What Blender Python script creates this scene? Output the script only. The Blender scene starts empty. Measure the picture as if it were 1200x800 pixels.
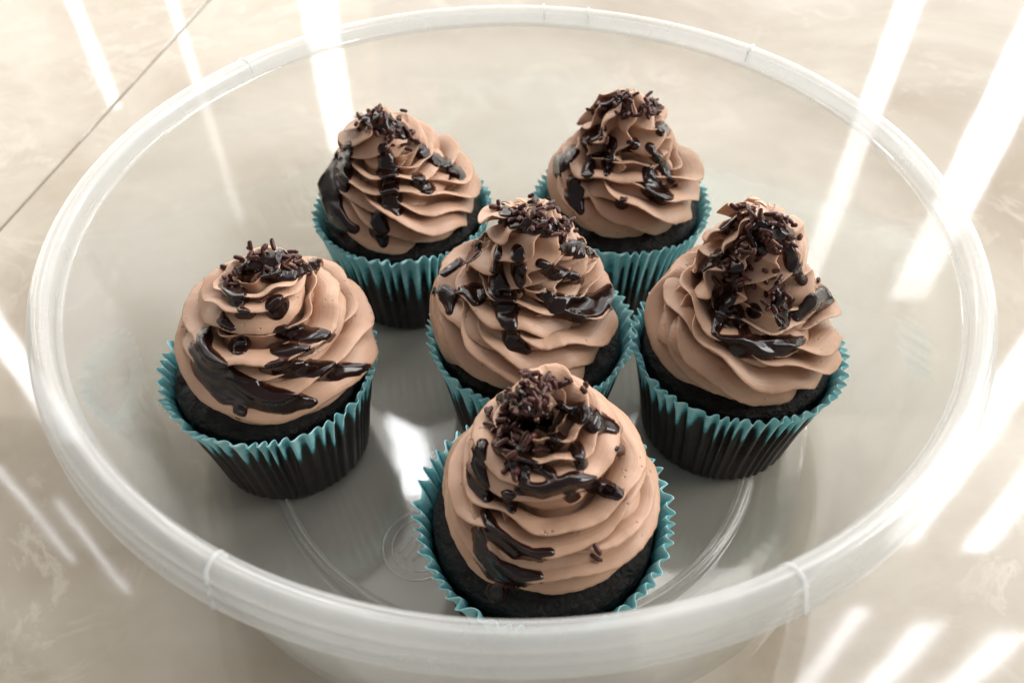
import bpy, math, random
import numpy as np
from mathutils import Vector, Matrix
from mathutils.bvhtree import BVHTree

random.seed(7)
rng = np.random.default_rng(7)
C = bpy.context.scene
COL = C.collection
CM = 0.01                                   # everything below is worked out in centimetres

# ------------------------------------------------------------------ camera
PITCH, FPX, CAM_H, CAM_D = 0.818, 934.6, 23.33, 18.46
cam = bpy.data.cameras.new('camera')
cam.sensor_width = 36.0
cam.lens = 36.0 * FPX / 1200.0
cam.clip_start, cam.clip_end = 0.01, 60.0
cam_o = bpy.data.objects.new('camera', cam)
COL.objects.link(cam_o)
cam_o.location = (0, -CAM_D * CM, CAM_H * CM)
cam_o.rotation_euler = (math.pi / 2 - PITCH, 0, 0)
cam.dof.use_dof = True
cam.dof.focus_distance = 0.226
cam.dof.aperture_fstop = 14.0
C.camera = cam_o

# ------------------------------------------------------------------ world, light, exposure
w = bpy.data.worlds.new('World')
C.world = w
w.use_nodes = True
bg = w.node_tree.nodes['Background']
bg.inputs[0].default_value = (0.92, 0.96, 1.0, 1)
bg.inputs[1].default_value = 0.29
C.view_settings.view_transform = 'Standard'
C.view_settings.look = 'None'
C.view_settings.exposure = 0.07
C.view_settings.gamma = 1.0
C.render.engine = 'CYCLES'
C.cycles.use_denoising = True
C.cycles.max_bounces = 14
C.cycles.transparent_max_bounces = 24
C.cycles.transmission_bounces = 8
C.cycles.sample_clamp_indirect = 4.0
C.cycles.caustics_reflective = False
C.cycles.caustics_refractive = False


def window_light(name, x0, x1, z0, z1, y, radiance, color):
    """upright strip of daylight in the window wall behind the bowl, cm"""
    L = bpy.data.lights.new(name, 'AREA')
    L.shape = 'RECTANGLE'
    L.size, L.size_y = abs(x1 - x0) * CM, (z1 - z0) * CM
    L.energy = radiance * math.pi * L.size * L.size_y
    L.color = color
    o = bpy.data.objects.new(name, L)
    o.location = ((x0 + x1) / 2 * CM, y * CM, (z0 + z1) / 2 * CM)
    o.rotation_euler = (-math.pi / 2, 0, 0)        # faces -y, towards the bowl
    COL.objects.link(o)
    return o


COOL = (0.93, 0.95, 1.0)
# the gaps between the curtains and blinds: x centre, width, bottom, top, radiance
GAPS = [(-60, 1.8, 12, 40, 7), (-46.5, 1.4, 15, 62, 4), (-26.6, 4.6, 5, 48, 11), (-24, 8, 92, 150, 14),
        (54.4, 3.6, 14, 78, 8), (74.3, 7, 4, 80, 11), (-101, 6, 55, 125, 10), (-123, 1.8, 134, 182, 9),
        (-114.6, 1.8, 150, 202, 9), (105.5, 9, 88, 172, 12), (127, 8, 128, 176, 14),
        (108, 6, 212, 285, 12), (134, 10, 223, 290, 14), (163.5, 12, 232, 295, 14)]
for gx, gw, z0, z1, rad in GAPS:
    window_light('window_gap_light', gx - gw / 2, gx + gw / 2, z0, z1, 90, rad * 1.1, COOL)
# the lit curtains themselves
window_light('curtain_light', -170, -20, 0, 120, 93, 3.0, (1.0, 0.92, 0.82))
window_light('curtain_light', -20, 190, 0, 120, 93, 2.1, (1.0, 0.97, 0.94))
window_light('window_light', 20, 210, 120, 300, 93, 5.0, (1.0, 0.98, 0.95))
side = window_light('side_key_light', -60, 60, 50, 200, 0, 13.0, (1.0, 0.98, 0.95))
side.location = (2.2, 0.15, 1.35)
side.rotation_euler = (math.radians(-68), 0, math.radians(-90))   # added key light for modelling from the right, no window known there
window_light('window_light', -170, 20, 120, 300, 93, 1.2, (1.0, 0.97, 0.92))


# ------------------------------------------------------------------ helpers
def tag(o, label=None, cat=None, group=None, kind=None):
    for k, v in (('label', label), ('category', cat), ('group', group), ('kind', kind)):
        if v:
            o[k] = v
    return o


def mesh_obj(name, V, F, mat, parent=None, smooth=True, attrs=None):
    me = bpy.data.meshes.new(name)
    V = np.asarray(V, dtype=np.float64) * CM
    me.from_pydata(V.tolist(), [], [tuple(map(int, f)) for f in F] if not isinstance(F, np.ndarray) else F.tolist())
    if smooth:
        me.shade_smooth()
    if attrs:
        for an, av in attrs.items():
            a = me.attributes.new(an, 'FLOAT', 'POINT')
            a.data.foreach_set('value', np.asarray(av, dtype=np.float32))
    me.materials.append(mat)
    o = bpy.data.objects.new(name, me)
    COL.objects.link(o)
    if parent:
        o.parent = parent
    return o


def empty(name, loc):
    o = bpy.data.objects.new(name, None)
    o.empty_display_size = 0.01
    o.location = [c * CM for c in loc]
    COL.objects.link(o)
    return o


def grid_faces(nu, nv, wrap_v=True, wrap_u=False):
    """quads over a nu x nv grid of verts (index u*nv+v)"""
    iu = np.arange(nu if wrap_u else nu - 1)
    iv = np.arange(nv if wrap_v else nv - 1)
    U, W_ = np.meshgrid(iu, iv, indexing='ij')
    U2, W2 = (U + 1) % nu, (W_ + 1) % nv
    return np.stack([U * nv + W_, U2 * nv + W_, U2 * nv + W2, U * nv + W2], -1).reshape(-1, 4)


def snoise(P, freq, seed, octaves=3):
    """cheap smooth noise from summed sines, -1..1, P (...,3)"""
    r = np.random.default_rng(seed)
    out = 0
    amp, tot = 1.0, 0
    for _ in range(octaves):
        s = 0
        for _k in range(5):
            d = r.normal(size=3)
            d /= np.linalg.norm(d)
            s = s + np.sin((P @ d) * freq * r.uniform(.7, 1.4) + r.uniform(0, 6.28))
        out = out + amp * s / 2.6
        tot += amp
        amp *= .5
        freq *= 2.05
    return out / tot


def revolve(profile, n=160):
    P = np.array(profile, float)
    th = np.linspace(0, 2 * np.pi, n, endpoint=False)
    V = np.stack([P[:, None, 0] * np.cos(th), P[:, None, 0] * np.sin(th), P[:, None, 1] + 0 * th], -1).reshape(-1, 3)
    return V, grid_faces(len(P), n)


def smooth_profile(pts, sub=4):
    """Catmull-Rom through the points"""
    P = np.array(pts, float)
    Q = np.vstack([2 * P[0] - P[1], P, 2 * P[-1] - P[-2]])
    out = []
    for i in range(1, len(Q) - 2):
        for t in np.linspace(0, 1, sub, endpoint=False):
            a, b, c, d = Q[i - 1], Q[i], Q[i + 1], Q[i + 2]
            out.append(.5 * ((2 * b) + (-a + c) * t + (2 * a - 5 * b + 4 * c - d) * t * t + (-a + 3 * b - 3 * c + d) * t ** 3))
    out.append(P[-1])
    return np.array(out)


# ------------------------------------------------------------------ materials
class Mat:
    def __init__(s, name):
        s.m = bpy.data.materials.new(name)
        s.m.use_nodes = True
        s.nt = s.m.node_tree
        s.b = s.nt.nodes['Principled BSDF']
        s.out = s.nt.nodes['Material Output']

    def n(s, t, **kw):
        nd = s.nt.nodes.new(t)
        for k, v in kw.items():
            if k.startswith('_'):
                setattr(nd, k[1:], v)
            else:
                nd.inputs[k.replace('__', ' ')].default_value = v
        return nd

    def l(s, a, b):
        s.nt.links.new(a, b)

    def set(s, **kw):
        for k, v in kw.items():
            s.b.inputs[k.replace('__', ' ')].default_value = v

    def coords(s):
        return s.n('ShaderNodeTexCoord').outputs['Object']

    def noise(s, scale, detail=4, rough=.5, co=None, dist=0):
        nd = s.n('ShaderNodeTexNoise', Scale=scale, Detail=detail, Roughness=rough, Distortion=dist)
        s.l(co or s.coords(), nd.inputs['Vector'])
        return nd

    def ramp(s, fac, stops):
        r = s.n('ShaderNodeValToRGB')
        e = r.color_ramp.elements
        while len(e) < len(stops):
            e.new(.5)
        for el, (p, c) in zip(e, stops):
            el.position = p
            el.color = (*c, 1) if len(c) == 3 else c
        s.l(fac, r.inputs[0])
        return r

    def bump(s, height, strength, dist, prev=None):
        b = s.n('ShaderNodeBump', Strength=strength, Distance=dist)
        s.l(height, b.inputs['Height'])
        if prev is not None:
            s.l(prev, b.inputs['Normal'])
        return b.outputs[0]


def g(v):
    return (v, v, v)


def m_tile():
    m = Mat('marble_tile')
    co = m.n('ShaderNodeTexCoord').outputs['Object']
    n1 = m.noise(5.5, 6, .6, co, .9)
    base = m.ramp(n1.outputs[0], [(.30, (.205, .155, .095)), (.46, (.29, .243, .18)), (.60, (.36, .315, .25)), (.74, (.24, .19, .128))])
    n2 = m.noise(22, 8, .62, co, 2.2)
    wisps = m.ramp(n2.outputs[0], [(.52, g(0)), (.60, g(.9)), (.68, g(0))])
    n3 = m.noise(9, 3, .5, co)
    gate = m.ramp(n3.outputs[0], [(.45, g(0)), (.62, g(1))])
    mul = m.n('ShaderNodeMath', _operation='MULTIPLY')
    m.l(wisps.outputs[0], mul.inputs[0]); m.l(gate.outputs[0], mul.inputs[1])
    mul2 = m.n('ShaderNodeMath', _operation='MULTIPLY'); mul2.inputs[1].default_value = .6
    m.l(mul.outputs[0], mul2.inputs[0])
    mix = m.n('ShaderNodeMix', _data_type='RGBA')
    m.l(mul2.outputs[0], mix.inputs[0]); m.l(base.outputs[0], mix.inputs[6])
    mix.inputs[7].default_value = (.47, .42, .345, 1)
    m.l(mix.outputs[2], m.b.inputs['Base Color'])
    r = m.ramp(m.noise(14, 5, .6, co).outputs[0], [(.3, g(.04)), (.7, g(.08))])
    m.l(r.outputs[0], m.b.inputs['Roughness'])
    b = m.bump(m.noise(9, 2, .5, co).outputs[0], .12, .0010)
    b = m.bump(m.noise(60, 2, .4, co).outputs[0], .04, .0004, b)
    m.l(b, m.b.inputs['Normal'])
    m.set(IOR=1.55)
    return m.m


def m_grout():
    m = Mat('grout')
    r = m.ramp(m.noise(300, 5).outputs[0], [(.3, (.26, .20, .14)), (.7, (.36, .28, .20))])
    m.l(r.outputs[0], m.b.inputs['Base Color'])
    m.set(Roughness=.9)
    return m.m


def m_plastic(name, white, trans_col, rough, back=.5):
    """milky polypropylene: part of the light goes straight through, part is scattered"""
    m = Mat(name)
    tr = m.n('ShaderNodeBsdfTransparent'); tr.inputs[0].default_value = (*trans_col, 1)
    df = m.n('ShaderNodeBsdfDiffuse'); df.inputs[0].default_value = (.88, .895, .895, 1)
    tl = m.n('ShaderNodeBsdfTranslucent'); tl.inputs[0].default_value = (.88, .895, .895, 1)
    milk = m.n('ShaderNodeMixShader'); milk.inputs[0].default_value = back
    m.l(df.outputs[0], milk.inputs[1]); m.l(tl.outputs[0], milk.inputs[2])
    body = m.n('ShaderNodeMixShader')
    nz = m.noise(38, 4, .55)
    r = m.ramp(nz.outputs[0], [(.3, g(white * .86)), (.7, g(min(1, white * 1.14)))])
    m.l(r.outputs[0], body.inputs[0])
    m.l(tr.outputs[0], body.inputs[1]); m.l(milk.outputs[0], body.inputs[2])
    gl = m.n('ShaderNodeBsdfGlossy', Roughness=rough); gl.inputs[0].default_value = (1, 1, 1, 1)
    lw = m.n('ShaderNodeLayerWeight', Blend=.5)
    p5 = m.n('ShaderNodeMath', _operation='POWER'); p5.inputs[1].default_value = 3.6
    m.l(lw.outputs['Facing'], p5.inputs[0])
    fr = m.n('ShaderNodeMath', _operation='MULTIPLY_ADD'); fr.inputs[1].default_value = .55; fr.inputs[2].default_value = .035
    m.l(p5.outputs[0], fr.inputs[0])
    nb = m.bump(m.noise(90, 3, .5).outputs[0], .10, .0004)
    nb = m.bump(m.noise(14, 2, .5).outputs[0], .25, .0012, nb)
    for q in (gl, lw, df):
        m.l(nb, q.inputs['Normal'])
    fin = m.n('ShaderNodeMixShader')
    m.l(fr.outputs[0], fin.inputs[0]); m.l(body.outputs[0], fin.inputs[1]); m.l(gl.outputs[0], fin.inputs[2])
    m.l(fin.outputs[0], m.out.inputs[0])
    m.nt.nodes.remove(m.b)
    return m.m


def m_frosting():
    m = Mat('chocolate_buttercream')
    co = m.coords()
    n1 = m.noise(120, 4, .5, co)
    r = m.ramp(n1.outputs[0], [(.3, (.445, .268, .176)), (.7, (.525, .328, .226))])
    # tiny air holes
    vo = m.n('ShaderNodeTexVoronoi', Scale=330.0, Randomness=1.0)
    m.l(co, vo.inputs['Vector'])
    pit = m.ramp(vo.outputs['Distance'], [(.08, g(0)), (.15, g(1))])
    n2 = m.noise(90, 2, .5, co)
    sel = m.ramp(n2.outputs[0], [(.50, g(1)), (.56, g(0))])
    mx = m.n('ShaderNodeMath', _operation='MAXIMUM')
    m.l(pit.outputs[0], mx.inputs[0]); m.l(sel.outputs[0], mx.inputs[1])
    m.l(r.outputs[0], m.b.inputs['Base Color'])
    sa = m.n('ShaderNodeAttribute', _attribute_name='sec'); la = m.n('ShaderNodeAttribute', _attribute_name='len')
    cx = m.n('ShaderNodeCombineXYZ')
    m.l(sa.outputs['Fac'], cx.inputs[0]); m.l(la.outputs['Fac'], cx.inputs[1])
    lines = m.noise(26, 3, .65, cx.outputs[0])
    b = m.bump(lines.outputs[0], .30, .0007)
    b = m.bump(mx.outputs[0], .7, .0007, b)
    b = m.bump(m.noise(480, 4, .6, co).outputs[0], .16, .0005, b)
    m.l(b, m.b.inputs['Normal'])
    m.set(Roughness=.41, IOR=1.42)
    m.b.inputs['Subsurface Weight'].default_value = .18
    m.b.inputs['Subsurface Radius'].default_value = (1, .55, .35)
    m.b.inputs['Subsurface Scale'].default_value = .0018
    return m.m


def m_sauce():
    m = Mat('chocolate_sauce')
    n = m.noise(160, 3)
    at = m.n('ShaderNodeAttribute', _attribute_name='depth')
    ad = m.n('ShaderNodeMath', _operation='MULTIPLY_ADD'); ad.inputs[1].default_value = .35
    m.l(n.outputs[0], ad.inputs[0]); m.l(at.outputs['Fac'], ad.inputs[2])
    # thin sauce is browner, deep sauce nearly black
    r = m.ramp(ad.outputs[0], [(.25, (.12, .045, .025)), (.55, (.045, .013, .008)), (.95, (.012, .0045, .0035))])
    m.l(r.outputs[0], m.b.inputs['Base Color'])
    m.set(Roughness=.15, IOR=1.5)
    m.b.inputs['Specular IOR Level'].default_value = .36
    m.l(m.bump(m.noise(220, 3).outputs[0], .12, .0006), m.b.inputs['Normal'])
    return m.m


def m_sprinkle():
    m = Mat('chocolate_sprinkle')
    n = m.noise(300, 3)
    r = m.ramp(n.outputs[0], [(.3, (.035, .010, .007)), (.7, (.11, .030, .020))])
    m.l(r.outputs[0], m.b.inputs['Base Color'])
    m.set(Roughness=.38)
    m.b.inputs['Specular IOR Level'].default_value = .35
    m.l(m.bump(n.outputs[0], .3, .0004), m.b.inputs['Normal'])
    return m.m


def m_cake():
    m = Mat('dark_chocolate_cake')
    co = m.coords()
    r = m.ramp(m.noise(500, 5, .6, co).outputs[0], [(.3, (.0018, .0012, .001)), (.75, (.008, .0042, .003))])
    m.l(r.outputs[0], m.b.inputs['Base Color'])
    vo = m.n('ShaderNodeTexVoronoi', _feature='SMOOTH_F1', Scale=520.0)
    m.l(co, vo.inputs['Vector'])
    b = m.bump(vo.outputs['Distance'], .5, .0010)
    b = m.bump(m.noise(200, 6, .65, co).outputs[0], 1.0, .0035, b)
    b = m.bump(m.noise(900, 5, .7, co).outputs[0], .5, .0008, b)
    m.l(b, m.b.inputs['Normal'])
    m.set(Roughness=.28)
    m.b.inputs['Specular IOR Level'].default_value = .26
    return m.m


def m_paper(depth):
    """teal greaseproof paper, dark where the fat of the cake has soaked it"""
    m = Mat('teal_baking_paper')
    at = m.n('ShaderNodeAttribute', _attribute_name='grease')
    co = m.coords()
    nz = m.noise(260, 4, .6, co)
    ad = m.n('ShaderNodeMath', _operation='MULTIPLY_ADD')
    ad.inputs[1].default_value = .5
    m.l(nz.outputs[0], ad.inputs[0]); m.l(at.outputs['Fac'], ad.inputs[2])
    r = m.ramp(ad.outputs[0], [(.22, (.42, .86, .91)), (.46, (.26, .73, .80)), (.66, (.07, .36, .41)),
                               (.80, (.020, .05, .052)), (.98, (.012, .008, .0065))])
    # pale blotches where the dye has worn
    n2 = m.noise(420, 3, .6, co)
    bl = m.ramp(n2.outputs[0], [(.43, g(0)), (.60, g(.6))])
    inv = m.ramp(at.outputs['Fac'], [(.12, g(1)), (.40, g(0))])
    mu = m.n('ShaderNodeMath', _operation='MULTIPLY')
    m.l(bl.outputs[0], mu.inputs[0]); m.l(inv.outputs[0], mu.inputs[1])
    mix = m.n('ShaderNodeMix', _data_type='RGBA')
    m.l(mu.outputs[0], mix.inputs[0]); m.l(r.outputs[0], mix.inputs[6])
    mix.inputs[7].default_value = (.66, .84, .84, 1)
    m.l(mix.outputs[2], m.b.inputs['Base Color'])
    m.set(Roughness=.45)
    m.l(m.bump(nz.outputs[0], .3, .0005), m.b.inputs['Normal'])
    tl = m.n('ShaderNodeBsdfTranslucent')
    m.l(mix.outputs[2], tl.inputs[0])
    ms = m.n('ShaderNodeMixShader')
    dry = m.ramp(at.outputs['Fac'], [(.15, g(.18)), (.5, g(0))])
    m.l(dry.outputs[0], ms.inputs[0])
    m.l(m.b.outputs[0], ms.inputs[1]); m.l(tl.outputs[0], ms.inputs[2])
    m.l(ms.outputs[0], m.out.inputs[0])
    return m.m


M_TILE, M_GROUT = m_tile(), m_grout()
M_BOWL = m_plastic('milky_plastic', .23, (.97, .965, .94), .07)
M_RIM = m_plastic('milky_plastic_thick', .28, (.96, .965, .96), .16)
M_RIB = m_plastic('milky_plastic_rib', .6, (.98, .98, .98), .25, .75)
M_FROST, M_SAUCE, M_SPR, M_CAKE = m_frosting(), m_sauce(), m_sprinkle(), m_cake()
M_PAPER = m_paper(0)

# ------------------------------------------------------------------ the floor: grout bed and big glossy tiles
ZF = -0.32
ang = math.radians(-7.98)
floor = empty('floor', (-23.95, 10.89, ZF))
floor.rotation_euler = (0, 0, ang)
tag(floor, kind='structure')
S = 80.0
V = [(-3.2 * S, -3.2 * S, -.14), (3.2 * S, -3.2 * S, -.14), (3.2 * S, 3.2 * S, -.14), (-3.2 * S, 3.2 * S, -.14),
     (-3.2 * S, -3.2 * S, -2), (3.2 * S, -3.2 * S, -2), (3.2 * S, 3.2 * S, -2), (-3.2 * S, 3.2 * S, -2)]
mesh_obj('grout_bed', V, [(0, 1, 2, 3), (7, 6, 5, 4), (0, 4, 5, 1), (1, 5, 6, 2), (2, 6, 7, 3), (3, 7, 4, 0)], M_GROUT, floor, False)
a_, e = S / 2 - .075, .06
prof = [(-.9, 0), (-.05, 0), (-.012, .02), (0, e)]
TV, TF = [], []
for z, ins in prof:
    h = a_ - ins
    TV += [(-h, -h, z), (h, -h, z), (h, h, z), (-h, h, z)]
for k in range(3):
    for j in range(4):
        TF.append((k * 4 + j, k * 4 + (j + 1) % 4, (k + 1) * 4 + (j + 1) % 4, (k + 1) * 4 + j))
TF.append((12, 13, 14, 15))
tile_me = None
for i in range(-3, 3):
    for j in range(-3, 3):
        if tile_me is None:
            t = mesh_obj('floor_tile', TV, TF, M_TILE, floor, False)
            tile_me = t.data
        else:
            t = bpy.data.objects.new('floor_tile', tile_me)
            COL.objects.link(t)
            t.parent = floor
        t.location = ((i + .5) * S * CM, (j + .5) * S * CM - .30, 0)

# ------------------------------------------------------------------ the bowl
bowl = empty('plastic_bowl', (0, 0, ZF))
tag(bowl, 'large round milky clear plastic bowl holding six chocolate cupcakes', 'bowl')
BZ = -ZF
inner = smooth_profile([(0.001, 0), (4, 0), (8.2, 0), (8.45, .02), (8.6, .11), (8.75, .11), (8.9, .02), (9.2, 0), (10.3, .03), (10.9, .22),
                        (11.2, .75), (11.35, 1.5), (11.7, 4.5), (12.1, 7.9), (12.2, 8.95)], 5)
outer = smooth_profile([(12.36, 8.95), (12.25, 7.9), (11.87, 4.5), (11.5, 1.5), (11.37, .7), (11.05, .1), (10.4, -.16),
                        (9.1, -.18), (8.95, -.3), (8.6, -.31), (8.45, -.18), (4, -.17), (0.001, -.17)], 5)
V, F = revolve(np.vstack([inner, outer]), 220)
V[:, 2] += BZ
mesh_obj('bowl_body', V, F, M_BOWL, bowl)
rim_p = smooth_profile([(12.17, 8.85), (12.20, 9.0), (12.24, 9.2), (12.31, 9.39), (12.45, 9.49), (12.62, 9.50), (12.76, 9.44), (12.84, 9.32),
                        (12.87, 9.22), (12.85, 9.15), (12.91, 9.10), (12.96, 8.95), (12.97, 8.88), (12.95, 8.82), (13.01, 8.76), (13.05, 8.6),
                        (13.06, 8.52), (13.01, 8.50), (12.92, 8.62), (12.82, 8.85), (12.72, 9.12), (12.6, 9.26), (12.48, 9.26), (12.42, 9.15), (12.39, 8.85)], 4)
V, F = revolve(rim_p, 260)
# the rim is a little wavy, as thin moulded plastic is
th = np.arctan2(V[:, 1], V[:, 0])
V[:, 0] *= 1 + .003 * np.cos(2 * th + .4)
V[:, 1] *= 1 + .003 * np.cos(2 * th + .4)
V[:, 2] += .05 * np.sin(2 * th) + .03 * np.sin(3 * th + 1) + BZ
mesh_obj('bowl_rim', V, F, M_RIM, bowl)


def tube(P, r, n=8, closed=False):
    P = np.array(P, float)
    T = np.gradient(P, axis=0)
    if closed:
        T = np.roll(P, -1, 0) - np.roll(P, 1, 0)
    T /= np.linalg.norm(T, axis=1)[:, None]
    up = np.tile([0, 0, 1.0], (len(P), 1))
    bad = np.abs(T[:, 2]) > .95
    up[bad] = [1, 0, 0]
    N = np.cross(up, T); N /= np.linalg.norm(N, axis=1)[:, None]
    B = np.cross(T, N)
    th = np.linspace(0, 2 * np.pi, n, endpoint=False)
    r = np.broadcast_to(np.asarray(r, float), (len(P),))
    V = P[:, None] + r[:, None, None] * (np.cos(th)[None, :, None] * N[:, None] + np.sin(th)[None, :, None] * B[:, None])
    F = grid_faces(len(P), n, True, closed).tolist()
    V = V.reshape(-1, 3)
    if not closed:
        F.append(tuple(range(n))[::-1])
        F.append(tuple(range((len(P) - 1) * n, len(P) * n)))
    return V, F


# moulding ribs that cross the rim
for a in (-117, -65, 76, 84, 139, 46):
    a = math.radians(a)
    pts = [(12.25, 9.1), (12.33, 9.4), (12.46, 9.52), (12.63, 9.53), (12.80, 9.44), (12.90, 9.18), (12.98, 8.92), (13.04, 8.72), (13.07, 8.55)]
    P = smooth_profile(pts, 3)
    wob = .05 * np.sin(2 * a) + .03 * np.sin(3 * a + 1) + BZ
    k = 1 + .003 * math.cos(2 * a + .4)
    P3 = [(p[0] * k * math.cos(a + .006 * i / 10), p[0] * k * math.sin(a + .006 * i / 10), p[1] + wob) for i, p in enumerate(P)]
    V, F = tube(P3, .04, 8)
    mesh_obj('rim_rib', V, F, M_RIB, bowl)

# moulded mark in the bottom: two rings and slanting bars
emx, emy = -2.95, -5.62
em = mesh_obj('moulded_mark', *tube([(emx + 1.22 * math.cos(t), emy + 1.22 * math.sin(t), BZ + .015) for t in np.linspace(0, 2 * np.pi, 60, endpoint=False)], .05, 8, True), M_BOWL, bowl)
mesh_obj('moulded_ring', *tube([(emx + .92 * math.cos(t), emy + .92 * math.sin(t), BZ + .015) for t in np.linspace(0, 2 * np.pi, 60, endpoint=False)], .045, 8, True), M_BOWL, em)
for k, (ox, hl) in enumerate(((-.5, .35), (-.18, .6), (.14, .66), (.46, .45))):
    d = np.array([math.cos(1.0), math.sin(1.0)])
    c = np.array([emx + ox, emy])
    P = [(*(c + d * s), BZ + .015) for s in np.linspace(-hl, hl, 8)]
    mesh_obj('moulded_bar', *tube(P, .06, 8), M_BOWL, em)
# gate point in the middle of the base
V, F = revolve([(0.001, .10), (.12, .10), (.17, .04), (.3, .015), (.32, 0)], 24)
V[:, 2] += BZ
mesh_obj('moulding_point', V, F, M_BOWL, bowl)

# ------------------------------------------------------------------ cupcake parts
RIMZ = 4.3


def make_liner(parent, r0, r1, n, amp, teal, seed, h=RIMZ):
    r = np.random.default_rng(seed)
    per = 14
    nv = n * per
    th = np.linspace(0, 2 * np.pi, nv, endpoint=False)
    # uneven pleats
    warp = .45 / n * 2 * np.pi * (np.sin(th * 5 + r.uniform(0, 6)) * .6 + np.sin(th * 11 + r.uniform(0, 6)) * .5)
    ph = n * (th + warp)
    tri = np.sin(ph) + .05 * np.sin(2 * ph + .8) + .09 * np.sin(3 * ph)
    pleat_amp = np.repeat(r.uniform(.6, 1.3, n), per)
    pleat_amp = np.convolve(np.concatenate([pleat_amp[-8:], pleat_amp, pleat_amp[:8]]), np.ones(9) / 9, 'same')[8:-8]
    tipz = np.convolve(np.tile(np.repeat(r.normal(0, .045, n), per), 3), np.ones(7) / 7, 'same')[nv:2 * nv]
    zs = np.concatenate([[0.02, .05, .15], np.linspace(.4, 1, 15) * h])
    rows, gr = [], []
    for z in zs:
        t = z / h
        rb = r0 + (r1 - r0) * (t ** 1.15) + .10 * max(0, (t - .82) / .18) ** 2
        if z < .1: rb -= .10 * (1 - z / .1)
        A = amp * (.28 + .72 * t ** 1.5) 
        rr = rb + A * tri * pleat_amp + .035 * np.sin(3 * th + seed) * t
        zz = z + t ** 6 * (tipz + .02 * tri)
        lean = .10 * A * np.cos(ph + 1) * t
        a = th + lean
        rows.append(np.stack([rr * np.cos(a), rr * np.sin(a), zz], -1))
        # soaked: 0 dry at the top .. 1 soaked; the outward folds stay dry further down
        d = (h - z) - teal * (.62 + .45 * np.clip(tri, -1, 1)) * (1 + .25 * np.sin(ph * .37 + seed) + .15 * np.sin(th * 3 + seed))
        gr.append(np.clip(.14 + d / (teal * .9) * .62, 0, 1))
    outerv = np.array(rows)
    cr = (snoise(outerv, 7, seed + 5, 3) * .022 + snoise(outerv, 1.5, seed + 6, 2) * .035) * np.clip(zs / h, .2, 1)[:, None]
    outerv[..., :2] *= (1 + cr / np.hypot(outerv[..., 0], outerv[..., 1]))[..., None]
    m_ = .022
    k = 1 - m_ / np.hypot(outerv[..., 0], outerv[..., 1])
    innerv = outerv.copy()
    innerv[..., 0] *= k; innerv[..., 1] *= k
    allv = np.concatenate([outerv, innerv[::-1]], 0)
    allg = np.concatenate([np.array(gr), np.array(gr)[::-1]], 0)
    Vv = allv.reshape(-1, 3)
    F = grid_faces(len(allv), nv).tolist()
    # base disc
    c0 = len(Vv)
    Vv = np.vstack([Vv, [[0, 0, .03]]])
    G = np.append(allg.reshape(-1), 1.0)
    for i in range(nv):
        F.append((c0, (i + 1) % nv, i))
    return mesh_obj('paper_liner', Vv, F, M_PAPER, parent, attrs={'grease': G})


def make_cake(parent, rad, rise, seed):
    n = 150
    t = np.linspace(0, 1, 46)
    top = [(rad * math.sin(s * math.pi / 2) ** .9 if s else 0.001, RIMZ - .25 + rise * math.cos(s * math.pi / 2) ** 1.2) for s in t]
    prof = top + [(rad + .02, RIMZ - .5), (rad - .02, RIMZ - 1.2), (rad - .3, RIMZ - 3), (rad - .6, .3), (0.001, .3)]
    V, F = revolve(prof, n)
    s = snoise(V, 2.2, seed, 3) * .08 + snoise(V, 9, seed + 3, 3) * .05 - .10 * np.clip(snoise(V, 5, seed + 8, 2) - .45, 0, 1)
    r = np.hypot(V[:, 0], V[:, 1])
    topm = np.clip((V[:, 2] - (RIMZ - 1)) / .5, 0, 1)
    V[:, 2] += s * topm
    V[:, :2] *= (1 + (s * .3 * topm / np.maximum(r, .5)))[:, None]
    return mesh_obj('cake', V, F[:, ::-1], M_CAKE, parent)


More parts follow.
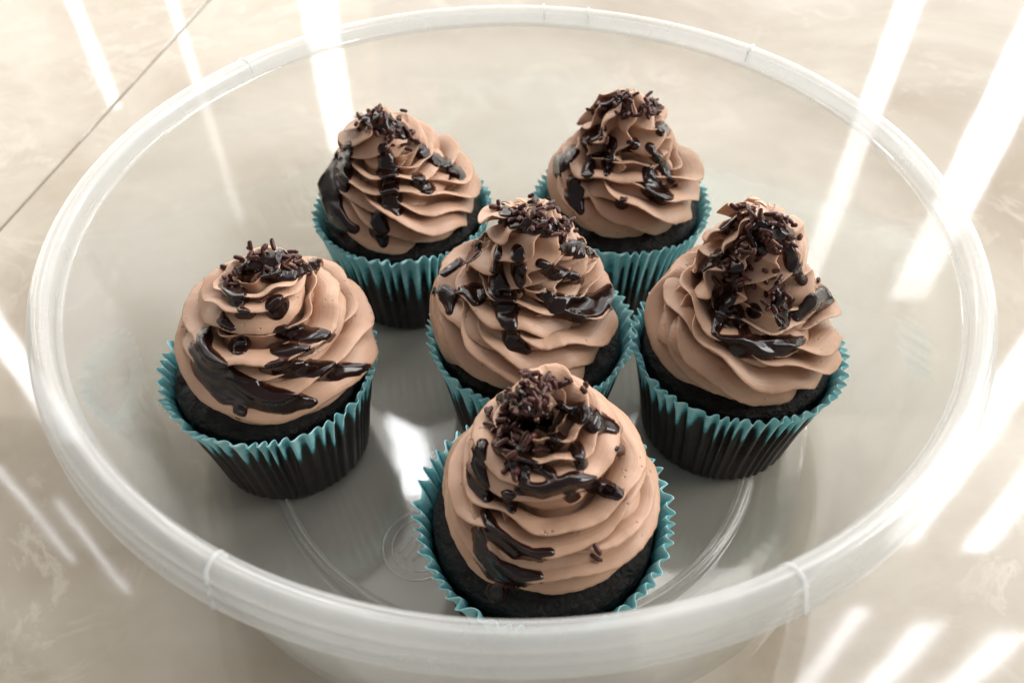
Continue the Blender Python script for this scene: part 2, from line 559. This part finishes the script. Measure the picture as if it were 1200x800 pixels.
def rope(keys, n_fin, fin, lean, twist, th0, seed, steps=620, wob=.25, rag=.045, hand=1, phase=0.):
    """a star-nozzle rope of buttercream. keys: (turn, path radius, z, rope radius, cx, cy)"""
    K = np.array(keys, float)
    u = np.linspace(0, 1, steps)
    tk = K[:, 0] / K[-1, 0]
    def ip(col):
        # monotone-ish smooth interpolation
        y = np.interp(u, tk, K[:, col])
        k = max(3, steps // 22) | 1
        yp = np.concatenate([np.full(k, y[0]), y, np.full(k, y[-1])])
        for _ in range(2):
            yp = np.convolve(yp, np.ones(k) / k, 'same')
        ys = yp[k:-k]
        # keep the end points
        ws = np.clip(np.minimum(u, 1 - u) * steps / (2 * k), 0, 1)
        return ys * ws + y * (1 - ws)
    R, Z, A, CX, CY = (ip(c) for c in (1, 2, 3, 4, 5))
    tn = u * K[-1, 0]
    th = th0 + hand * 2 * np.pi * tn
    P = np.stack([CX + R * np.cos(th), CY + R * np.sin(th), Z], -1)
    T = np.gradient(P, axis=0); T /= np.linalg.norm(T, axis=1)[:, None]
    N = np.zeros_like(P)
    N[0] = [math.cos(th0), math.sin(th0), 0]
    N[0] -= T[0] * (N[0] @ T[0]); N[0] /= np.linalg.norm(N[0])
    for i in range(1, steps):
        v = N[i - 1] - T[i] * (N[i - 1] @ T[i])
        N[i] = v / np.linalg.norm(v)
    B = np.cross(T, N)
    # one fin of the nozzle's star: slow rise, thin drooping lip, groove tucked under it  (position in the period, height)
    tmpl = np.array([(0, 0), (.07, .05), (.16, .14), (.28, .27), (.40, .41), (.52, .55), (.64, .69), (.75, .82), (.85, .925), (.93, .985),
                     (.985, 1.0), (1.005, .965), (.985, .87), (.95, .74), (.915, .58), (.895, .42), (.895, .26), (.92, .12), (.96, .03)])
    q, hh = tmpl[:, 0], tmpl[:, 1].copy()
    hh[:10] = hh[:10] ** 1.3
    ht = len(tmpl)
    sec = n_fin * ht
    r = np.random.default_rng(seed)
    # uneven star
    wid = r.uniform(.82, 1.2, n_fin); wid = wid / wid.sum() * 2 * np.pi
    st = np.concatenate([[0], np.cumsum(wid)[:-1]])
    fin_i = np.repeat(np.arange(n_fin), ht)
    lean_q = q + lean * hh ** 1.6
    ph = (st[:, None] + wid[:, None] * lean_q[None]).reshape(-1)
    prof = np.tile(hh, n_fin)
    wv = sum(r.uniform(.4, 1) * np.sin(tn * 2 * np.pi * f + r.uniform(0, 6.28)) for f in (1.3, 2.7, 4.6, 7.9)) * wob / 2.4
    if isinstance(twist, (int, float)):
        tw = twist * 2 * np.pi * tn
    else:
        tk2 = np.array(twist, float)
        tw = np.interp(tn, tk2[:, 0], tk2[:, 1])
        k = steps // 16 | 1
        tw = np.convolve(np.concatenate([np.full(k, tw[0]), tw, np.full(k, tw[-1])]), np.ones(k) / k, 'same')[k:-k]
    tw = tw + wv + phase
    finamp = r.uniform(.8, 1.1, n_fin)[fin_i]
    rg = np.zeros((steps, sec)); slow = np.zeros((steps, sec))
    for k in range(n_fin):
        a = sum(r.uniform(.4, 1) * np.sin(tn * 2 * np.pi * f + r.uniform(0, 6.28)) / f ** .5 for f in (5.1, 11, 23, 41, 67)) / .9
        b_ = sum(r.uniform(.4, 1) * np.sin(tn * 2 * np.pi * f + r.uniform(0, 6.28)) for f in (.9, 2.1, 3.7)) / 1.8
        rg[:, fin_i == k] = (a * np.clip(R / 1.3, .3, 1))[:, None]; slow[:, fin_i == k] = b_[:, None]
    h = prof[None] * finamp[None] * (1 + .16 * slow)
    rad = A[:, None] * ((1 - fin) + fin * h) + prof[None] ** 3 * rg * rag * np.minimum(A[:, None], .9)
    phi = ph[None] + tw[:, None] + prof[None] ** 2 * (.07 * slow + .02 * rg)
    V = P[:, None] + rad[..., None] * (np.cos(phi)[..., None] * N[:, None] + np.sin(phi)[..., None] * B[:, None])
    V = V + (snoise(V, 1.6, seed + 9, 2) * .05)[..., None] * np.array([.6, .6, 1])
    F = grid_faces(steps, sec).tolist()
    V = V.reshape(-1, 3)
    F.append(tuple(range(sec))[::-1])
    F.append(tuple(range((steps - 1) * sec, steps * sec)))
    per = np.concatenate([[0], np.cumsum(np.hypot(*np.diff(np.tile(hh, 1)[None].repeat(2, 0)))) ])
    sc_ = (np.tile(per / per[-1], n_fin) + fin_i * 1.7)
    global SEC, LEN
    SEC.append(np.tile(sc_, steps)); LEN.append(np.repeat(tn * .35 + len(SEC), sec))
    return V, F


SEC, LEN = [], []


def merge(parts):
    V, F, o = [], [], 0
    for v, f in parts:
        V.append(np.asarray(v)); F += [tuple(i + o for i in q) for q in f]; o += len(v)
    return np.vstack(V), F


def ray(px, py):
    """direction in which the sauce was laid over the frosting, through a point of the 1200 x 800 survey grid"""
    dx = (px - 600) / FPX; dv = -(py - 400) / FPX
    d = np.array([dx, math.cos(PITCH) + dv * math.sin(PITCH), -math.sin(PITCH) + dv * math.cos(PITCH)])
    return Vector((0, -CAM_D, CAM_H)), Vector(d / np.linalg.norm(d))


def sprinkle_mesh():
    out = []
    for k in range(3):
        L, r, bend = (.29, .070, .01), (.20, .075, -.010), (.36, .066, .025)
        L, r, bend = (L, r, bend)[k]
        P = [(x, bend * (1 - (2 * x / L) ** 2), 0) for x in np.linspace(-L / 2, L / 2, 7)]
        V, F = tube(P, [r * .55, r * .95, r, r * .97, r, r * .95, r * .55], 8)
        me = bpy.data.meshes.new('sprinkle')
        me.from_pydata((V * CM).tolist(), [], [tuple(map(int, f)) for f in F])
        me.shade_smooth()
        me.materials.append(M_SPR)
        out.append(me)
    return out


SPR = sprinkle_mesh()


def box_blur(a, valid, k, it=2):
    """normalised blur that ignores holes"""
    w_ = valid.astype(float)
    v = np.where(valid, a, 0)
    ker = np.ones(2 * k + 1)
    for _ in range(it):
        v = np.apply_along_axis(lambda m: np.convolve(m, ker, 'same'), 0, v)
        v = np.apply_along_axis(lambda m: np.convolve(m, ker, 'same'), 1, v)
        w_ = np.apply_along_axis(lambda m: np.convolve(m, ker, 'same'), 0, w_)
        w_ = np.apply_along_axis(lambda m: np.convolve(m, ker, 'same'), 1, w_)
    return v / np.maximum(w_, 1e-9)


def make_sauce(root, base, bvh, strokes, seed, thick=.13, fill=8):
    """pools of sauce: strokes of (x, y, half width) laid over the frosting, levelled, rounded at the edge"""
    pts = np.array([p for s in strokes for p in s], float)
    x0, y0 = pts[:, 0].min() - 22, pts[:, 1].min() - 22
    x1, y1 = pts[:, 0].max() + 22, pts[:, 1].max() + 22
    st = 1.0
    xs = np.arange(x0, x1, st); ys = np.arange(y0, y1, st)
    X, Y = np.meshgrid(xs, ys, indexing='ij')
    sdf = np.full(X.shape, -99.0)
    for s in strokes:
        if len(s) > 1:                      # tapering ends
            s = [(s[0][0], s[0][1], s[0][2] * .75)] + list(s[1:-1]) + [(s[-1][0] + .25 * (s[-1][0] - s[-2][0]), s[-1][1] + .25 * (s[-1][1] - s[-2][1]), s[-1][2] * .6)]
        s = list(s) if len(s) > 1 else [s[0], (s[0][0] + .1, s[0][1], s[0][2])]
        for a, b in zip(s[:-1], s[1:]):
            ax, ay, ar = a; bx, by, br = b
            ux, uy = bx - ax, by - ay
            t = np.clip(((X - ax) * ux + (Y - ay) * uy) / (ux * ux + uy * uy + 1e-6), 0, 1)
            d = ar + (br - ar) * t - np.hypot(X - ax - ux * t, Y - ay - uy * t)
            sdf = np.maximum(sdf, d)
    P2 = np.stack([X, Y, 0 * X], -1)
    sdf = sdf + 2.3 * snoise(P2, .13, seed, 3) + 1.2
    near = sdf > -9
    D = np.zeros(X.shape); hit = np.zeros(X.shape, bool)
    for i, j in zip(*np.nonzero(near)):
        o, d = ray(X[i, j], Y[i, j])
        h = bvh.ray_cast(o - base, d)
        if h[0] is not None:
            D[i, j] = h[3]; hit[i, j] = True
    # the sauce runs over the lips: take the nearest surface in a small neighbourhood
    Dm = np.where(hit, D, 1e3)
    for _ in range(2):
        Dm = np.minimum.reduce([Dm] + [np.roll(Dm, q, a) for a in (0, 1) for q in (-1, 1)])
    Dm = np.where(hit, Dm, 0)
    wd = np.clip(sdf / 2.5, 0, 1)
    D = D * (1 - wd) + Dm * wd
    Db = box_blur(D, hit, fill, 2)
    t = np.clip(sdf, -2, 9)
    th = np.where(t > 0, thick * np.sqrt(np.clip(1 - (1 - np.clip(t / 7.5, 0, 1)) ** 2, 0, 1)), 0) + np.clip(t, -2, 0) * .04
    # hug the surface near the edge, level out (fill the grooves) inside
    wi = np.clip((t + .5) / 3.5, 0, 1)
    lv = np.clip(Db, D - .45, D + .02)
    S_ = D * (1 - wi) + lv * wi - th + .005
    Sb = box_blur(S_, hit & (sdf > -3), 2, 2)
    jump = np.abs(Sb - S_) > .12
    S_ = np.where(jump, S_ * .5 + Sb * .5, S_ * .05 + Sb * .95)
    ok = hit & (sdf > -1.8)
    idx = -np.ones(X.shape, int)
    V, TH = [], []
    for i, j in zip(*np.nonzero(ok)):
        o, d = ray(X[i, j], Y[i, j])
        idx[i, j] = len(V)
        V.append(o + d * S_[i, j])
        TH.append(max(0., th[i, j]) / thick)
    faces = []
    parent_ = list(range(len(V)))
    def find(a):
        while parent_[a] != a:
            parent_[a] = parent_[parent_[a]]; a = parent_[a]
        return a
    for i in range(X.shape[0] - 1):
        for j in range(X.shape[1] - 1):
            q = (idx[i, j], idx[i, j + 1], idx[i + 1, j + 1], idx[i + 1, j])
            if min(q) < 0:
                continue
            dd = (S_[i, j], S_[i, j + 1], S_[i + 1, j + 1], S_[i + 1, j])
            if max(dd) - min(dd) > 1.1:
                continue
            faces.append(q)
            r0 = find(q[0])
            for k in q[1:]:
                parent_[find(k)] = r0
    comps = {}
    for f in faces:
        comps.setdefault(find(f[0]), []).append(f)
    bx = Vector(base)
    for fs in comps.values():
        if len(fs) < 12:
            continue
        used = sorted({k for f in fs for k in f})
        mp = {k: n for n, k in enumerate(used)}
        VV = np.array([V[k] - bx for k in used])
        # two rounds of smoothing so the steps of the fins below do not print through sharply
        mesh_obj('sauce_pool', VV, [tuple(mp[k] for k in f)[::-1] for f in fs], M_SAUCE, root, attrs={'depth': [TH[k] for k in used]})


def make_sprinkles(root, base, bvh, clusters, singles, seed):
    r = np.random.default_rng(seed)
    jobs = []
    for cx, cy, rx, ry, n in clusters:
        for _ in range(n):
            a = r.uniform(0, 6.28); q = math.sqrt(r.uniform(0, 1))
            jobs.append((cx + rx * q * math.cos(a), cy + ry * q * math.sin(a), r.uniform(0, 6.28), r.uniform(-.3, .55), r.uniform(-.02, .10)))
    for s in singles:
        jobs.append((s[0], s[1], math.radians(s[2]), s[3] if len(s) > 3 else 0, .03))
    for px, py, a, tilt, lift in jobs:
        o, d = ray(px, py)
        h = bvh.ray_cast(o - Vector(base), d)
        if h[0] is None:
            continue
        P, N = h[0], h[1]
        if abs(N.dot(d)) < .3:
            continue
        if N.dot(d) > 0:
            N = -N
        N = (N + Vector((0, 0, .5))).normalized()
        X = N.orthogonal().normalized()
        X = (Matrix.Rotation(a, 3, N) @ X)
        Xt = (X * math.cos(tilt) + N * math.sin(tilt)).normalized()
        Y = N.cross(Xt).normalized()
        Zv = Xt.cross(Y)
        P = P + N * (.045 + lift + .17 * max(0, math.sin(tilt)))
        ob = bpy.data.objects.new('sprinkle', SPR[int(r.integers(0, 3))])
        COL.objects.link(ob)
        ob.parent = root
        sc = r.uniform(.85, 1.1)
        M = Matrix((Xt, Y, Zv)).transposed().to_4x4() @ Matrix.Scale(sc, 4)
        M.translation = P * CM
        ob.matrix_local = M


def cupcake(c):
    x, y = c['pos']
    base = (x, y, 0.03)
    root = empty('cupcake', base)
    tag(root, c['label'], 'cupcake', 'chocolate cupcakes standing in the plastic bowl')
    root.rotation_euler = (0, 0, 0)
    make_liner(root, c.get('r0', 2.6), c.get('r1', 3.30), c.get('pleats', 54), c.get('amp', .115), c.get('teal', .8), c['seed'])
    cake = make_cake(root, c.get('cr', 3.02), c.get('rise', .75), c['seed'])
    SEC.clear(); LEN.clear()
    parts = [rope(**r_) for r_ in c['ropes']]
    # buttercream core under the coils
    kx, ky, kr, kz, kh = c['core']
    V, F = revolve([(0.001, kh), (kr * .35, kh * .82), (kr * .65, kh * .55), (kr * .9, kh * .25), (kr, 0), (0.001, -.1)], 48)
    V = V + np.array([kx, ky, kz])
    parts.append((V, F[:, ::-1].tolist()))
    V, F = merge(parts)
    pad = np.zeros(len(V) - sum(len(q) for q in SEC))
    fr = mesh_obj('frosting', V, F, M_FROST, root, attrs={'sec': np.concatenate(SEC + [pad]), 'len': np.concatenate(LEN + [pad])})
    # what the sauce and the sprinkles fall on
    cv = np.array([v.co for v in cake.data.vertices]) / CM
    cf = [tuple(p.vertices) for p in cake.data.polygons]
    VV, FF = merge([(V, F), (cv, cf)])
    bvh = BVHTree.FromPolygons(VV.tolist(), FF)
    if c.get('sauce'):
        make_sauce(root, Vector(base), bvh, c['sauce'], c['seed'], c.get('thick', .10))
    make_sprinkles(root, base, bvh, c.get('clusters', []), c.get('singles', []), c['seed'] + 50)
    return root


Z0 = RIMZ
D2R = math.radians


def tier(th0, twist, seed, n=10, cy=0., cx=0., a=1.32, z=1.0, R=1.75, top=(.6, .2)):
    """the broad first turn of buttercream, running out underneath the peak"""
    return dict(keys=[(0, R, Z0 + z - .05, a * .93, cx, cy), (.35, R, Z0 + z, a, cx, cy), (1.0, R - .05, Z0 + z + .15, a, cx, cy),
                      (1.3, R - .55, Z0 + z + .75, a * .93, cx * .5, cy * .5), (1.6, top[0], Z0 + z + 1.3, .85, 0, 0), (1.8, top[1], Z0 + z + 1.5, .4, 0, 0)],
                n_fin=n, fin=.60, lean=.26, twist=twist, th0=D2R(th0), seed=seed)


SWEEP = [(0, 0), (.2, 1.9), (.5, 4.0), (.9, 5.6), (1.4, 8.2), (1.8, 10)]

CUPS = [
    dict(pos=(-7.75, -1.41), seed=11, label='leftmost cupcake, with one wide glossy sauce band curving round its front',
         teal=.85, core=(.4, 0, 2.3, Z0 + .2, 2.6),
         ropes=[dict(keys=[(0, 1.85, Z0 + 1.0, 1.15, .5, 0), (1.0, 1.85, Z0 + 1.2, 1.2, .5, 0), (1.5, 1.45, Z0 + 1.95, 1.0, .5, 0), (2.05, 1.05, Z0 + 2.7, .9, .4, .0), (2.5, .7, Z0 + 3.2, .75, .45, .05), (2.85, .45, Z0 + 3.55, .6, .55, .1), (3.1, .2, Z0 + 3.95, .3, .6, .15)],
                     n_fin=9, fin=.68, lean=.26, twist=[(0, 0), (.3, 1.3), (1, 2.3), (2, 4.2), (3.1, 7)], th0=D2R(140), seed=1)],
         sauce=[[(244, 387, 8), (235, 410, 13), (246, 432, 17), (268, 453, 19), (306, 465, 15), (340, 472, 12), (362, 472, 9)],
                [(325, 359, 13)], [(278, 347, 12)], [(283, 366, 8), (291, 369, 7)], [(262, 379, 9), (269, 384, 7)], [(281, 405, 11)],
                [(328, 390, 8), (352, 390, 11), (380, 394, 7)], [(322, 408, 9), (345, 410, 8), (360, 410, 5)],
                [(308, 432, 4), (330, 431, 9), (360, 432, 10), (395, 434, 9), (424, 433, 7)],
                [(308, 322, 9), (345, 320, 9), (366, 312, 11)], [(282, 316, 10), (310, 306, 12), (335, 300, 10)], [(262, 335, 6), (268, 345, 6)], [(281, 481, 8)]],
         clusters=[(308, 304, 38, 16, 32), (268, 330, 15, 18, 13), (345, 308, 22, 10, 8)], singles=[(293, 296, 90, 1.2), (323, 314, 80, 1.0), (338, 306, 10), (312, 352, 0), (262, 372, 40)]),
    dict(pos=(7.37, -.62), seed=22, label='rightmost cupcake, with a tall wavy peak thick with sprinkles',
         teal=.85, core=(0, 0, 2.4, Z0 + .2, 2.8),
         ropes=[tier(150, SWEEP, 2, 10, -.1, -.05, 1.36, .95),
                dict(keys=[(0, .1, Z0 + 1.4, 1.6, -.2, .1), (.1, .15, Z0 + 2.3, 2.0, -.2, .1), (.25, .15, Z0 + 3.3, 1.7, -.25, .1), (.4, .1, Z0 + 4.4, 1.3, -.25, .1), (.6, 0, Z0 + 5.25, .4, -.35, .1)],
                     n_fin=9, fin=.56, lean=.2, twist=.5, th0=0, seed=12, steps=240, wob=.5)],
         sauce=[[(833, 305, 7), (822, 316, 7)], [(845, 300, 9), (860, 318, 12), (862, 335, 10)], [(856, 342, 11), (846, 365, 13), (840, 385, 8)],
                [(843, 396, 7), (868, 404, 12), (895, 408, 12), (925, 404, 10), (936, 400, 6)], [(862, 364, 10), (870, 385, 10)],
                [(912, 335, 9), (915, 358, 12), (918, 375, 9)], [(935, 370, 8), (952, 355, 11), (970, 343, 10), (980, 335, 6)], [(884, 364, 8)],
                [(892, 292, 10), (880, 275, 10)], [(925, 290, 9), (930, 310, 9), (938, 325, 8)], [(848, 270, 7), (858, 258, 7)], [(890, 265, 12), (915, 275, 12)]],
         clusters=[(895, 275, 42, 30, 52), (862, 312, 20, 24, 22), (905, 345, 30, 28, 18), (870, 250, 14, 12, 8)], singles=[(868, 243, 90, 1.2), (838, 260, 60, 1), (935, 278, 0), (958, 330, 30), (838, 330, 100)]),
    dict(pos=(.59, .05), seed=33, label='cupcake in the middle of the bowl, directly behind the front one',
         teal=1.1, core=(0, 0, 2.4, Z0 + .2, 2.8),
         ropes=[tier(145, SWEEP, 3, 9, -.12, -.2, 1.38, .9),
                dict(keys=[(0, .1, Z0 + 1.4, 1.5, .0, .1), (.1, .15, Z0 + 2.3, 2.0, .0, .1), (.3, .2, Z0 + 3.3, 1.65, 0, .1), (.5, .15, Z0 + 4.2, 1.3, .05, .1), (.7, 0, Z0 + 4.9, .45, .05, .1)],
                     n_fin=9, fin=.56, lean=.2, twist=.6, th0=1, seed=13, steps=240, wob=.5)],
         sauce=[[(583, 295, 5), (582, 318, 8), (588, 344, 14), (594, 366, 13), (597, 385, 8), (603, 402, 10), (614, 409, 7)],
                [(606, 293, 7), (608, 320, 9), (610, 335, 6)], [(557, 346, 12)], [(538, 307, 6), (524, 318, 6)], [(510, 342, 5), (520, 342, 9), (527, 352, 8), (527, 362, 5)], [(527, 348, 5), (540, 342, 6)],
                [(560, 294, 6), (550, 305, 6)], [(662, 290, 10), (680, 292, 12), (697, 294, 9)], [(635, 310, 6), (652, 320, 8), (672, 325, 8)],
                [(636, 345, 7), (655, 358, 14), (678, 362, 14), (700, 358, 12), (718, 346, 12), (722, 338, 9)], [(600, 260, 9), (615, 262, 10), (640, 266, 12), (660, 262, 8)], [(590, 248, 8), (600, 252, 8)], [(565, 275, 6), (560, 285, 5)]],
         clusters=[(628, 250, 36, 16, 36), (645, 268, 32, 12, 18), (585, 250, 12, 12, 8)], singles=[(563, 278, 80, .5), (583, 245, 60, 1), (610, 238, 90, 1), (668, 262, 0, .5), (560, 500, 10)]),
    dict(pos=(.86, -6.93), seed=44, label='front cupcake nearest the viewer, with stacked frosting ridges and splayed liner',
         teal=1.1, core=(.2, .1, 2.4, Z0 + .2, 3.0), r1=3.38, amp=.13,
         ropes=[dict(keys=[(0, 1.78, Z0 + .9, 1.12, .15, -.05), (1.0, 1.75, Z0 + 1.1, 1.15, .15, 0), (1.5, 1.5, Z0 + 1.95, .95, .15, .1), (2.1, 1.15, Z0 + 2.8, .88, .12, .15), (2.6, .75, Z0 + 3.6, .85, .05, .15), (2.9, .5, Z0 + 4.15, .72, .0, .15), (3.15, .3, Z0 + 4.7, .4, .0, .15)],
                     n_fin=9, fin=.68, lean=.26, twist=[(0, 0), (.3, 1.5), (1, 2.8), (2, 4.6), (2.5, 5.6), (3.2, 8)], th0=D2R(150), seed=4)],
         sauce=[[(563, 522, 9), (558, 545, 10), (560, 565, 11), (568, 580, 9)], [(559, 622, 5), (566, 650, 10), (582, 668, 12), (605, 677, 12), (625, 675, 10)],
                [(569, 600, 6), (580, 625, 9), (603, 644, 9), (630, 650, 8), (642, 648, 6)], [(581, 694, 10)], [(594, 582, 11), (598, 593, 8)],
                [(610, 460, 12), (610, 490, 16), (608, 515, 18), (606, 540, 15), (612, 555, 10)], [(592, 520, 12)], [(652, 515, 12), (648, 520, 12)],
                [(658, 476, 8), (680, 484, 12), (700, 495, 13), (717, 500, 8)], [(676, 525, 9), (681, 540, 8)],
                [(610, 572, 7), (635, 574, 9), (668, 562, 9), (700, 568, 9), (722, 578, 10)], [(670, 580, 8)], [(645, 555, 9), (625, 545, 10)], [(592, 466, 8)], [(726, 527, 5)], [(640, 490, 10), (630, 470, 10)]],
         clusters=[(622, 456, 38, 18, 40), (660, 452, 22, 9, 8), (600, 500, 24, 28, 34), (630, 495, 24, 32, 26), (578, 493, 11, 14, 10), (600, 545, 14, 16, 8)], singles=[(699, 645, 80, .3), (698, 655, 110, .2), (685, 462, 90, 1.0), (684, 455, 80, 1)]),
    dict(pos=(-4.24, 6.6), seed=55, label='cupcake at the back left with a low swirl and dark sauce down its left side',
         teal=1.3, core=(0, 0, 2.4, Z0 + .2, 2.4),
         ropes=[tier(170, SWEEP, 5, 10, -.1, .05, 1.32, .85),
                dict(keys=[(0, .1, Z0 + 1.2, 1.5, -.2, .1), (.1, .15, Z0 + 1.9, 1.9, -.3, .1), (.3, .2, Z0 + 2.7, 1.5, -.45, .1), (.5, .15, Z0 + 3.4, 1.1, -.5, .1), (.7, 0, Z0 + 4.05, .4, -.5, .1)],
                     n_fin=8, fin=.56, lean=.2, twist=.9, th0=1, seed=15, steps=240, wob=.5)],
         sauce=[[(390, 182, 7), (382, 205, 11), (382, 225, 13), (388, 250, 14), (400, 264, 11), (412, 268, 8)], [(408, 172, 8), (404, 195, 8), (404, 215, 8)],
                [(450, 175, 9), (455, 200, 11), (455, 215, 9), (458, 232, 14), (465, 242, 11)], [(442, 255, 10), (446, 270, 11), (449, 282, 8)],
                [(490, 212, 9), (500, 220, 10)], [(510, 185, 8), (525, 195, 8), (537, 204, 8)], [(495, 178, 8)], [(430, 140, 9), (450, 145, 12), (470, 155, 10)]],
         clusters=[(447, 143, 32, 18, 40), (472, 165, 20, 14, 16)], singles=[(402, 152, 0, .3)]),
    dict(pos=(4.29, 7.04), seed=66, label='cupcake at the back right with a pleated peak and two dark drops',
         teal=1.7, core=(0, 0, 2.4, Z0 + .2, 2.6),
         ropes=[tier(150, SWEEP, 6, 9, -.1, 0, 1.3, .9, 1.7),
                dict(keys=[(0, .1, Z0 + 1.2, 1.7, 0, .1), (.1, .1, Z0 + 2.1, 2.05, 0, .1), (.2, .1, Z0 + 2.9, 1.85, -.05, .1), (.35, .1, Z0 + 3.8, 1.3, -.1, .1), (.5, 0, Z0 + 4.55, .3, -.1, .1)],
                     n_fin=8, fin=.60, lean=.1, twist=.3, th0=1, seed=16, steps=240, wob=.35)],
         sauce=[[(672, 178, 7), (660, 190, 9), (656, 200, 7)], [(670, 212, 9), (673, 228, 11), (678, 243, 9)], [(716, 166, 8), (714, 185, 8), (712, 200, 7)], [(742, 170, 6)],
                [(762, 172, 7), (775, 190, 7), (784, 205, 6)], [(762, 200, 8), (764, 220, 11), (775, 230, 10), (783, 232, 6)], [(776, 151, 8)], [(791, 135, 5)], [(728, 238, 6)],
                [(688, 165, 8), (702, 155, 8)], [(688, 205, 7), (692, 188, 7)], [(706, 122, 8), (722, 118, 8)], [(770, 120, 8)]],
         clusters=[(735, 125, 36, 14, 36), (700, 165, 18, 20, 12), (760, 130, 18, 14, 12), (700, 130, 12, 12, 8)], singles=[(727, 108, 90, 1.1), (733, 235, 20), (790, 218, 0), (742, 172, 90)]),
]
for c in CUPS:
    cupcake(c)
